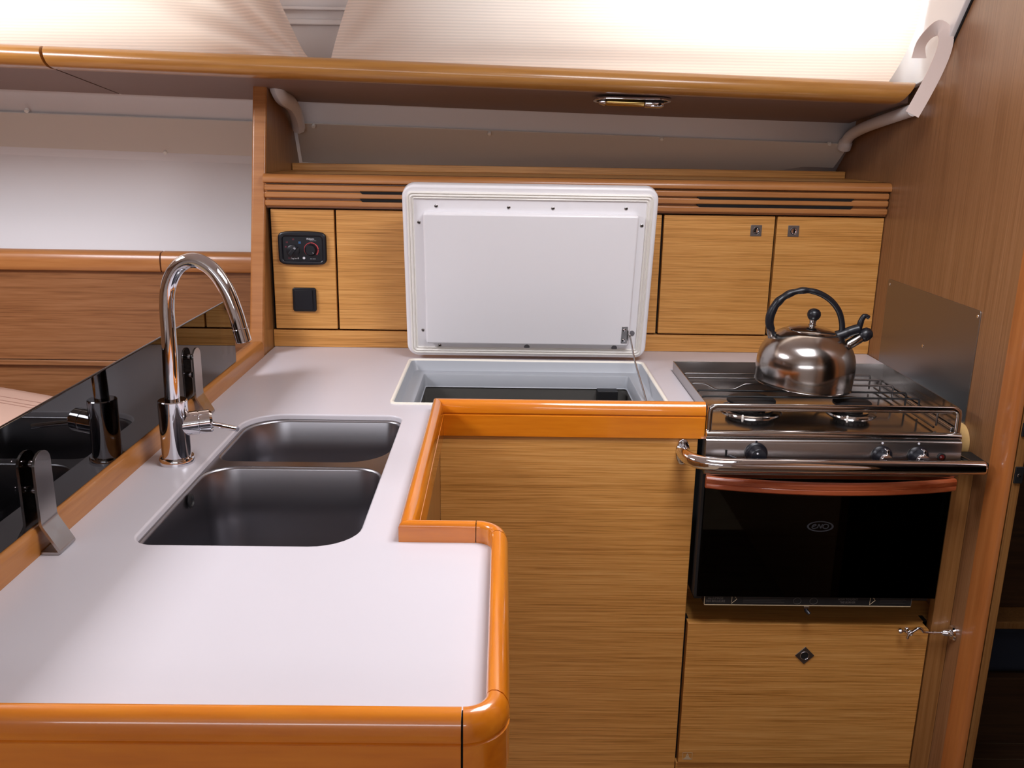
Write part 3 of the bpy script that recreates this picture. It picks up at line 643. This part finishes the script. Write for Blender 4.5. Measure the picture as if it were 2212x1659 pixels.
plate('gas_label_frame', rrect(.3955, .4165, .138, .1555, .0005, 1), [rrect(.3963, .4157, .1388, .1547, .0003, 1)], 0, .0003, PALEL, dr, mat4=FRONT(1.6469))
fl_ = [(.406, .1535), (.4085, .1495), (.409, .1465), (.4105, .1432), (.414, .1408), (.414, .1392), (.398, .1392), (.398, .1408), (.4015, .1432), (.403, .1465), (.4035, .1495)]
plate('gas_label_flame', fl_, [circ(.0011, 12, (.406, .1482))], 0, .0003, PALEL, dr, mat4=FRONT(1.6469))
box('jamb', (.8865, 1.648, 0), (.9245, 1.668, .80), PARTW, lc, .0008)
box('recess_back', (.382, 1.80, .40), (.924, 1.81, .62), VEN, lc, 0)
box('recess_shelf', (.382, 1.668, .447), (.924, 1.80, .459), VEN, lc, .0005)
# cabin hook
hk = thing('cabin_hook', 'chrome cabin hook holding the cupboard door to the bulkhead', 'hook', (.85, 1.62, .45))
lathe('wall_plate', [(.016, 0), (.016, .003), (.013, .006), (0, .007)], (.9248, 1.632, .4535), CHROME, hk, (-1, 0, 0), 24)
lathe('swivel_eye', [(.009, .005), (.006, .010), (.0075, .014), (.0055, .021), (.003, .025), (0, .026)], (.9248, 1.632, .4535), CHROME, hk, (-1, 0, 0), 20)
tube('arm', cat([(.904, 1.632, .4535), (.885, 1.632, .4535), (.872, 1.632, .454), (.864, 1.632, .455), (.859, 1.632, .461), (.853, 1.632, .4635), (.847, 1.632, .460), (.841, 1.632, .455), (.836, 1.632, .452), (.833, 1.632, .446), (.832, 1.632, .440)], 4), [.0022]*12+[.003]*29, CHROME, hk, 10)
lathe('arm_collar', [(.0017, 0), (.0032, .001), (.0032, .006), (.0017, .008)], (.889, 1.632, .4535), CHROME, hk, (-1, 0, 0), 14)
lathe('door_eye_base', [(.0055, 0), (.0055, .001), (.003, .003), (.0018, .006), (.0018, .013)], (.836, 1.647, .4525), CHROME, hk, (0, -1, 0), 16)
tube('door_eye_ring', [(.836+.0052*math.cos(a*math.pi/10), 1.631, .4525+.0052*math.sin(a*math.pi/10)) for a in range(20)], .0014, CHROME, hk, 8, True)
lathe('end_ball', [(0, -.0055), (.0039, -.0039), (.0055, 0), (.0039, .0039), (0, .0055)], (.817, 1.634, .4555), CHROME, hk, (1, 0, 0), 16)
tube('end_pin', [(.8215, 1.634, .4555), (.83, 1.634, .4535)], .0014, CHROME, hk, 8)

# ================================================================== COOKER
ck = thing('gimballed_cooker', 'stainless steel two-burner marine cooker with black glass oven door', 'cooker', (.635, 1.82, .51))
CX0, CX1, CYF, CYB = .3935, .880, 1.632, 2.008
box('oven_body', (CX0+.006, CYF+.03, .515), (CX1-.008, CYF+.04, .56), BLACKM, ck)
bm = bmesh.new()
for a, b in (((CX0+.004, CYF+.025, .52), (CX0+.012, 1.99, .86)), ((CX1-.014, CYF+.025, .52), (CX1-.006, 1.99, .86)), ((CX0+.004, 1.98, .52), (CX1-.006, 1.99, .86)), ((CX0+.004, CYF+.025, .512), (CX1-.006, 1.99, .52)), ((CX0+.004, CYF+.025, .80), (CX1-.006, 1.99, .81))): addbox(bm, a, b)
fin('oven_cavity', bm2me(bm), BLACKM, ck, 0)
# hob tray
box('hob_floor', (CX0, CYF, .872), (CX1, CYB, .878), POLI, ck, .001)
box('tray_side', (CX0, CYF+.004, .86), (CX0+.0016, CYB, .924), STEEL, ck, .0005)
box('tray_back', (CX0, CYB-.0016, .86), (CX1, CYB, .924), STEEL, ck, .0005)
prism('tray_side', [(CYF+.006, .862), (CYF+.008, .912), (CYF+.012, .921), (CYF+.022, .9235), (CYB, .924), (CYB, .862)], 'x', CX1-.0016, CX1, POLI, ck, ang=30)
for x in (CX0+.004, CX1-.012): box('floor_channel', (x, CYF+.02, .878), (x+.008, CYB-.01, .884), STEEL, ck, .002)
tube('front_fiddle', bend([(CX0+.004, CYF+.008, .878), (CX0+.004, CYF+.008, .9245), (CX1-.006, CYF+.008, .9245), (CX1-.006, CYF+.008, .878)], .014), .0055, POLI, ck, 12, sx=.7)
tube('front_fiddle_wire', [(CX0+.01, CYF+.016, .915), (CX1-.015, CYF+.016, .915)], .002, POLI, ck, 8)
# rolled lip and control panel
prism('front_lip', [(CYF+.006, .8785), (CYF-.002, .878), (CYF-.0065, .875), (CYF-.0075, .8705), (CYF-.005, .866), (CYF+.006, .865)], 'x', CX0-.002, CX1-.002, POLI, ck, ang=60)
cpn = prism('control_panel', [(CYF+.02, .866), (CYF-.004, .8655), (CYF-.0085, .863), (CYF-.0105, .858), (CYF-.0125, .797), (CYF-.010, .794), (CYF+.02, .794)], 'x', CX0-.003, CX1-.001, STEEL, ck, ang=40)
YP = CYF-.0118
def knob(x, z, plain):
    k = lathe('knob', [(.0215, 0), (.0215, .004), (.0195, .0065), (.018, .007), (.0155, .0205), (.014, .022), (0, .022)] if plain else [(.0195, 0), (.0195, .004), (.0175, .0065), (.0165, .009), (0, .0095)], (x, YP, z), BLACK, ck, (0, -1, 0), 40)
    if plain:
        lathe('knob_dot', [(.0018, 0), (.0016, .0004), (0, .0005)], (x-.003, YP-.022, z+.0065), WHITEP, k, (0, -1, 0), 16)
        for a in (150, 168, 192, 210): lathe('dial_number', [(.0011, 0), (0, .0004)], (x+.0185*math.cos(math.radians(a)), YP-.0063, z+.0185*math.sin(math.radians(a))), WHITEP, k, (0, -1, 0), 8)
    else:
        lathe('knob_cap', [(.0115, .0085), (.0115, .0225), (.0105, .024), (0, .0243)], (x+.002, YP, z-.003), CHROME, k, (0, -1, 0), 32)
        box('knob_pointer', (x-.0005, YP-.0225, z+.006), (x+.0055, YP-.009, z+.0175), CHROME, k, .0015)
        for a in (225, 245): lathe('dial_number', [(.0012, 0), (0, .0004)], (x+.0165*math.cos(math.radians(a)), YP-.0075, z+.0165*math.sin(math.radians(a))), WHITEP, k, (0, -1, 0), 8)
    return k
knob(.486, .838, True); knob(.7265, .8365, False); knob(.796, .8365, False)
for x, m_ in ((.486, BLACK), (.7265, WHITEP), (.796, WHITEP)): lathe('index_mark', [(.0022, 0), (.002, .0006), (0, .0007)], (x, CYF-.0104, .8605), m_, ck, (0, -1, 0.1), 12)
box('igniter_slot', (.4275, YP-.0012, .832), (.4315, YP+.002, .8445), BLACKM, ck, .0005); box('igniter_slot_foot', (.4275, YP-.0012, .8295), (.440, YP+.002, .833), BLACKM, ck, .0005)
tube('igniter_lever', [(.4365, YP, .8315), (.442, YP-.007, .8315), (.446, YP-.013, .830)], .0026, BLACK, ck, 10)
lathe('indicator_light', [(.0078, 0), (.0078, .0025), (.0062, .003), (.006, .002), (0, .0035)], (.8415, YP, .8345), [BLACKM], ck, (0, -1, 0), 24)
lathe('indicator_lens', [(.0055, 0), (.005, .003), (.003, .0045), (0, .005)], (.8415, YP-.0005, .8345), REDL, ck, (0, -1, 0), 24)
# burners
def burner(x, y, r):
    b = lathe('burner', [(r*1.28, 0), (r*1.25, .003), (r*1.1, .0065), (r*.92, .007), (r*.86, .003), (r*.6, .002), (r*.58, .013), (r*.72, .015)], (x, y, .878), POLI, ck, n=44)
    lathe('burner_ring', [(r*.7, .013), (r*.82, .0145), (r*.82, .018), (r*.6, .0195)], (x, y, .878), pm('grey_burner_alloy', (92, 90, 90), .5, .6), b, n=44)
    for i in range(22):
        a = 2*math.pi*i/22; box('flame_port', (x+r*.8*math.cos(a)-.0012, y+r*.8*math.sin(a)-.0012, .8925), (x+r*.8*math.cos(a)+.0012, y+r*.8*math.sin(a)+.0012, .8955), VOID, b, 0)
    lathe('burner_cap', [(r*.85, .018), (r*.98, .020), (r*.98, .024), (r*.85, .0268), (0, .0275)], (x, y, .878), BLACKM, b, n=44)
    lathe('igniter_pin', [(.0022, 0), (.0022, .006), (.001, .007)], (x-r*.6, y-r*1.12, .878), CAPM, b, n=12)
burner(.512, 1.772, .05); burner(.716, 1.762, .039)
# pan support wires
def wire(y, x0=.404, x1=.833, dip=None, r=.0021, nm='pan_support_wire', mat=BLACKM):
    p = [(x0, y, .884), (x0, y, .9145)]
    if dip:
        for c, wd, dz in dip: p += [(c-wd-.022, y, .9145), (c-wd, y, .9145-dz), (c+wd, y, .9145-dz), (c+wd+.022, y, .9145)]
    p += [(x1, y, .9145), (x1, y, .884)]
    tube(nm, bend(p, .006, 4), r, mat, ck, 8)
WIREM = pm('steel_wire', (120, 118, 118), .25, 1)
for y, x1, dp, mt in ((1.932, .819, None, WIREM), (1.893, .827, None, WIREM), (1.845, .834, [(.475, .02, .012), (.70, .02, .012)], WIREM), (1.79, .838, None, BLACKM), (1.745, .845, None, BLACKM), (1.664, .845, None, WIREM)):
    wire(y, x1=x1, dip=dp, mat=mt)
for x in (.404, .836): tube('pan_support_wire', bend([(x, 1.655, .8835), (x, 1.945, .8835)], .005), .0022, WIREM, ck, 8)
# oven door
od = box('oven_door', (CX0-.004, CYF-.004, .5315), (CX0+.002, CYF+.02, .7935), BLACKM, ck, .0008)
box('door_glass', (CX0+.0025, CYF-.006, .5325), (CX1-.006, CYF-.001, .7905), OVENG, od, .0012)
box('top_rail', (CX0+.001, CYF-.010, .786), (CX1-.004, CYF-.004, .7945), POLI, od, .001)
hp = []
for i in range(25):
    t = i/24; x = CX0+.001+(CX1-.005-CX0-.001)*t; hp.append((x, CYF-.013-.033*math.sin(math.pi*t)**.8, .7795+.006*(1-t)*0))
R = []
for i, p in enumerate(hp):
    q = .0125
    R.append([(p[0], p[1]+d, p[2]+z) for d, z in ((.005, -.012), (-.003, -.012), (-.0065, -.009), (-.0065, -.002), (-.0052, -.0005), (-.0065, .001), (-.0065, .008), (-.003, .0115), (.005, .0115))])
fin('handle', loft_me(R), HANDW, od, 40)
plate('logo_oval', [(.627+.0262*math.cos(i*math.pi/24), .6865+.0112*math.sin(i*math.pi/24)) for i in range(48)], [[(.627+.0225*math.cos(i*math.pi/24), .6865+.0092*math.sin(i*math.pi/24)) for i in range(48)]], 0, .0003, pm('logo_print', (64, 68, 76), .5), od, mat4=FRONT(CYF-.0061))
LGP = bpy.data.materials['logo_print']
def stroke(pts, r, nm='logo_letter'):
    tube(nm, cat([(.627+a, CYF-.0062, .6865+b) for a, b in pts], 5), r, LGP, od, 6, sx=1, sz=.15, up_hint=(0, 1, 0))
stroke([(-.0150, -.0005), (-.0115, .0008), (-.0088, .0024), (-.0098, .0042), (-.0128, .0036), (-.0158, .0002), (-.0155, -.0034), (-.012, -.0045), (-.0078, -.0034), (-.0058, -.0026)], .0011)
stroke([(-.0058, -.0036), (-.0045, .0), (-.0032, .0042), (-.0012, .001), (.0012, -.0034), (.0026, .0008), (.0040, .0046)], .0011)
stroke([(.0050, -.0006), (.0068, .0036), (.0108, .0046), (.0148, .0034), (.0158, -.0004), (.0132, -.0038), (.0090, -.0042), (.0062, -.0030), (.0050, -.0006)], .0011)
# oven rack and side runners behind the glass
tray = box('drip_tray', (.425, 1.70, .565), (.85, 1.96, .5665), STEEL, ck, .0003)
box('tray_lip', (.425, 1.699, .565), (.85, 1.701, .582), STEEL, tray, .0003)
for y in (1.70, 1.76, 1.82, 1.88): tube('rack_bar', [(.42, y, .605), (.855, y, .605)], .002, WIREM, ck, 8)
for z in (.60, .625, .65, .675): tube('side_runner', bend([(.863, 1.68, z), (.85, 1.69, z), (.85, 1.95, z), (.863, 1.96, z)], .006), .002, WIREM, ck, 8)
# instruction plate under the door
ip = box('instruction_plate', (.4115, CYF-.003, .5135), (.8285, CYF+.02, .5315), BLACKM, ck, .0004)
box('plate_trim', (.4115, CYF-.0036, .5127), (.8285, CYF-.0026, .5143), PALEL, ip, 0); box('plate_trim', (.4115, CYF-.0036, .5127), (.4125, CYF-.0026, .5315), PALEL, ip, 0); box('plate_trim', (.8278, CYF-.0036, .5127), (.8285, CYF-.0026, .5315), DIMP, ip, 0)
text('lettering', 'ALLUMAGE', .0068, .4345, .5278, CYF-.0031, DIMP, ip, sx=.9); text('lettering', 'DES BRULEURS', .0068, .4345, .5210, CYF-.0031, DIMP, ip, sx=.85)
text('lettering', 'HOW TO LIGHT', .0064, .700, .5278, CYF-.0031, DIMP, ip, sx=.85); text('lettering', 'THE BURNER', .0064, .700, .5210, CYF-.0031, DIMP, ip, sx=.85)
for x in (.467, .745): tube('arrow_outline', [(x, CYF-.0032, .5315), (x-.0005, CYF-.0032, .5165), (x+.010, CYF-.0032, .5262), (x+.006, CYF-.0032, .5315)], .0005, PALEL, ip, 6)
for x in (.5985, .6315):
    tube('dial_drawing', [(x+.0078*math.cos(a*math.pi/14), CYF-.0032, .5235+.0068*math.sin(a*math.pi/14)) for a in range(28)], .0003, DIMP, ip, 6, True)
for j in range(4):
    for x0_, n_ in ((.49, 13), (.765, 8)):
        box('fine_print', (x0_, CYF-.0033, .5295-.0034*j), (x0_+n_*.0062+.004*math.sin(j*2.3), CYF-.0029, .5303-.0034*j), pm('fine_print', (52, 48, 46), .6) if (j == 0 and x0_ < .5) else bpy.data.materials['fine_print'], ip, 0)
box('drop_latch', (.6125, CYF-.006, .508), (.6235, CYF+.012, .5125), STEEL, ck, .0005); tube('drop_latch_finger', [(.618, CYF, .509), (.619, CYF-.004, .502), (.6235, CYF-.012, .499)], [.0045, .004, .0035], BLACK, ck, 10)
# gimbal block on the bulkhead
lathe('gimbal_block', [(.036, 0), (.036, .014), (.034, .016), (0, .016)], (.9245, 1.715, .838), CREAMW, ck, (-1, 0, 0), 36)
lathe('gimbal_pin', [(.008, 0), (.008, .034)], (.913, 1.76, .82), STEEL, ck, (-1, 0, 0), 20)

# ================================================================== CRASH BAR
cbz = .8295
br_ = thing('crash_bar', 'curved chrome crash bar in front of the cooker', 'safety bar', (.64, 1.58, cbz))
pb = cat([(.3525, 1.6505, cbz+.001), (.3525, 1.632, cbz+.001), (.357, 1.610, cbz+.0005), (.371, 1.592, cbz), (.395, 1.581, cbz), (.43, 1.576, cbz), (.55, 1.5745, cbz), (.75, 1.5745, cbz), (.899, 1.576, cbz)], 6)
tube('tube', pb, .0132, CHROME, br_, 24)
Mx = FRONT(1.6505) @ Matrix.Translation((.3525, cbz, 0))
fg = plate('flange', [(.0135*math.cos(a*math.pi/18), .0265*math.sin(a*math.pi/18)) for a in range(36)], [], 0, .004, CHROME, br_, .0015, mat4=Mx)
for z in (.018, -.018): screw('screw', (.3525, 1.6465, cbz+z), (0, -1, 0), .0048, STEEL, fg, False)
prism('end_bracket', [(.8845, 1.672), (.9247, 1.672), (.9247, 1.6), (.902, 1.576), (.889, 1.576)], 'z', cbz-.004, cbz-.001, BLACKM, br_, .0005)
lathe('end_cap', [(.0132, 0), (.0128, .0025), (.009, .004), (0, .004)], (.899, 1.576, cbz), CHROME, br_, (1, 0, 0), 24)
tube('bracket_edge', [(.886, 1.668, cbz), (.9005, 1.588, cbz)], .0016, STEEL, br_, 8)

# ================================================================== SPLASH PLATE
sp2 = thing('splash_plate', 'matt stainless splash plate screwed to the bulkhead beside the cooker', 'splash plate', (.924, 1.9, .86))
plate('plate', rr4(1.708, 2.142, .86, 1.1015, (.006, .006, .006, .006), 4), [], .9232, .9249, MATST, sp2, .0004, mat4=YZ)
for y, z in ((1.7175, 1.09), (2.132, 1.09), (1.7175, .872), (1.925, .985), (2.132, .872)): screw('screw', (.9231, y, z), (-1, 0, 0), .0035, CHROME, sp2, False)

# ================================================================== KETTLE
KX, KY, KZ = .629, 1.818, .9225
kt = thing('kettle', 'round stainless steel whistling kettle with black loop handle on the cooker', 'kettle', (KX, KY, KZ))
KST = pm('kettle_steel', (186, 180, 176), .17, 1, aniso=.55)
lathe('body', [(.088, 0), (.0975, .0015), (.0992, .004), (.0985, .008), (.099, .02), (.0995, .035), (.0988, .050), (.0968, .063), (.0930, .075), (.0875, .0855), (.080, .095), (.0705, .1035), (.060, .1105), (.0495, .1155), (.047, .1155)], (KX, KY, KZ), KST, kt, n=72, ang=60)
lathe('lid', [(.0485, .1145), (.0487, .1165), (.0455, .1188), (.030, .1235), (.012, .1265), (0, .127)], (KX, KY, KZ), POLI, kt, n=56, ang=50)
kk = lathe('knob', [(.0095, .1255), (.008, .1275), (.0065, .1285), (.0065, .1345), (.0075, .136), (.0075, .1375)], (KX, KY, KZ), POLI, kt, n=28)
lathe('knob_ball', [(0, .1355), (.006, .1365), (.0105, .140), (.0133, .1455), (.0138, .1495), (.0125, .155), (.009, .159), (.004, .161), (0, .1614)], (KX, KY, KZ), BLACK, kk, n=32, ang=60)
HD = Vector((.995, -.1, 0))
def kp(s, h, off=0): return Vector((KX, KY, KZ))+HD*s+Vector((0, 0, h))
hpts = cat([kp(-.080, .108), kp(-.0865, .124), kp(-.0855, .145), kp(-.076, .167), kp(-.057, .1855), kp(-.030, .1955), kp(-.002, .1945), kp(.026, .1825), kp(.047, .162), kp(.058, .138), kp(.061, .118), kp(.058, .102)], 6)
nh = len(hpts); rad = [.0060+.0030*math.exp(-((i/nh-.16)/.2)**2)+.0007*math.sin(i*1.1)*(.2 < i/nh < .5) for i in range(nh)]
tube('handle', hpts, rad, BLACK, kt, 16, up_hint=(0, 1, 0), sz=1.15)
tube('handle_foot', cat([kp(-.0805, .114), kp(-.077, .102), kp(-.066, .0985), kp(-.050, .1055), kp(-.036, .1135)], 5), [.0062]*10+[.0042]*11, BLACK, kt, 12)
tube('handle_strap', [kp(-.0865, .120), kp(-.0835, .104), kp(-.079, .092)], .0072, STEEL, kt, 12, up_hint=(0, 1, 0), sx=.75)
s0 = kp(.0770, .0915); s1 = kp(.1045, .1145); sd = (s1-s0).normalized()
spt = lathe('spout', [(.0125, -.012), (.0125, .002), (.0105, .0035), (.0105, .034), (.0098, .035)], s0, KST, kt, sd, 32)
ws = lathe('whistle', [(.0108, .031), (.0125, .033), (.0138, .039), (.0136, .045), (.0115, .0515), (.006, .0555), (0, .0565)], s0, BLACK, kt, sd, 28, ang=60)
tube('whistle_arm', cat([kp(.052, .108), kp(.066, .1145), kp(.080, .1225), kp(.094, .1285)], 5), [.0115]*8+[.0105]*8, BLACK, ws, 14)
tube('whistle_trigger', cat([kp(.0935, .122), kp(.0945, .136), kp(.0965, .149), kp(.1015, .1565), kp(.110, .1535)], 5), [.0062]*9+[.0055]*6+[.0042]*6, BLACK, ws, 12)
TK = Matrix.Translation((KX, KY, KZ)) @ Matrix.Rotation(math.radians(4), 4, 'Y') @ Matrix.Translation((-KX, -KY, -KZ))
for o in kt.children_recursive: o.data.transform(TK)

# ================================================================== SALOON SEAT
bk = thing('saloon_panelling', 'wooden panelling with rounded top rail behind the saloon seat', 'panelling', (-1.3, 2.42, .66))
box('panel', (-2.9, 2.405, .812), (-.602, 2.42, 1.056), VEND, bk, .001)
box('lower_batten', (-2.9, 2.40, .796), (-.602, 2.42, .810), VEND, bk, .002)
box('lower_panel', (-2.9, 2.412, .40), (-.602, 2.42, .796), VEND, bk, .001)
def trail(a, b): prism('top_rail', [(2.425, 1.0575), (2.394, 1.0575), (2.3905, 1.062), (2.3895, 1.085), (2.392, 1.099), (2.400, 1.107), (2.425, 1.1095)], 'x', a, b, RAILW, bk, ang=50)
trail(-2.9, -.906); trail(-.902, -.602)
box('ledge', (-2.9, 2.425, 1.05), (-.602, 2.64, 1.062), WHITE, bk, .002)
cu = thing('seat_cushion', 'beige leather saloon seat cushion with twin stitching', 'cushion', (-1.4, 1.7, .52))
def cpoly(o_, z):
    q = [(-1.40+o_, 2.385-o_*1.2), (-1.40+o_, 1.35+o_), (-.66-o_, 1.35+o_), (-.64-o_, 2.02-o_), (-.70-o_, 2.085-o_)]
    return [tuple(p) for p in bend([(x, y, z) for x, y in [((q[0][0]+q[4][0])/2, (q[0][1]+q[4][1])/2)]+q+[((q[0][0]+q[4][0])/2-.001, (q[0][1]+q[4][1])/2+.0004)]], .05, 4)]
fin('pad', loft_me([cpoly(.012, .60), cpoly(0, .615), cpoly(0, .70), cpoly(.006, .73), cpoly(.03, .752), cpoly(.08, .76)]), CUSH, cu, 60)
for k in (.085, .105, .118): tube('stitching', [(-1.33+t*.035, 2.385-k*1.35-(t*.035+.07)*.4286, .7605) for t in range(17)], .0009, STITCH, cu, 6)
sb_ = thing('saloon_bench', 'wooden bench carrying the beige seat cushion', 'bench', (-1.4, 1.6, 0)); box('bench_front', (-2.6, 1.2, 0), (-.62, 2.39, .598), VEND, sb_)

# ================================================================== AFT CABIN (seen through the doorway)
al = thing('aft_locker', 'wooden locker front coloured dark for dim light, with pale ledge, seen through the doorway', 'locker', (1.45, 2.0, 0))
box('upper_panel', (.95, 1.97, .33), (1.98, 1.99, 1.95), DIMW, al); box('ledge', (.95, 1.90, .308), (1.98, 1.985, .328), PARTW, al, .004)
box('lower_panel', (.95, 1.91, 0), (1.98, 1.93, .1725), DIMW, al)
box('bunk_board', (.95, 1.93, .15), (1.98, 2.68, .1725), DIMW, al)
tag(box('mattress', (.952, 1.925, .173), (1.975, 2.5, .305), BLUEC, bevel=.02, seg=3), 'dark blue mattress edge in the aft cabin below the ledge', 'mattress')
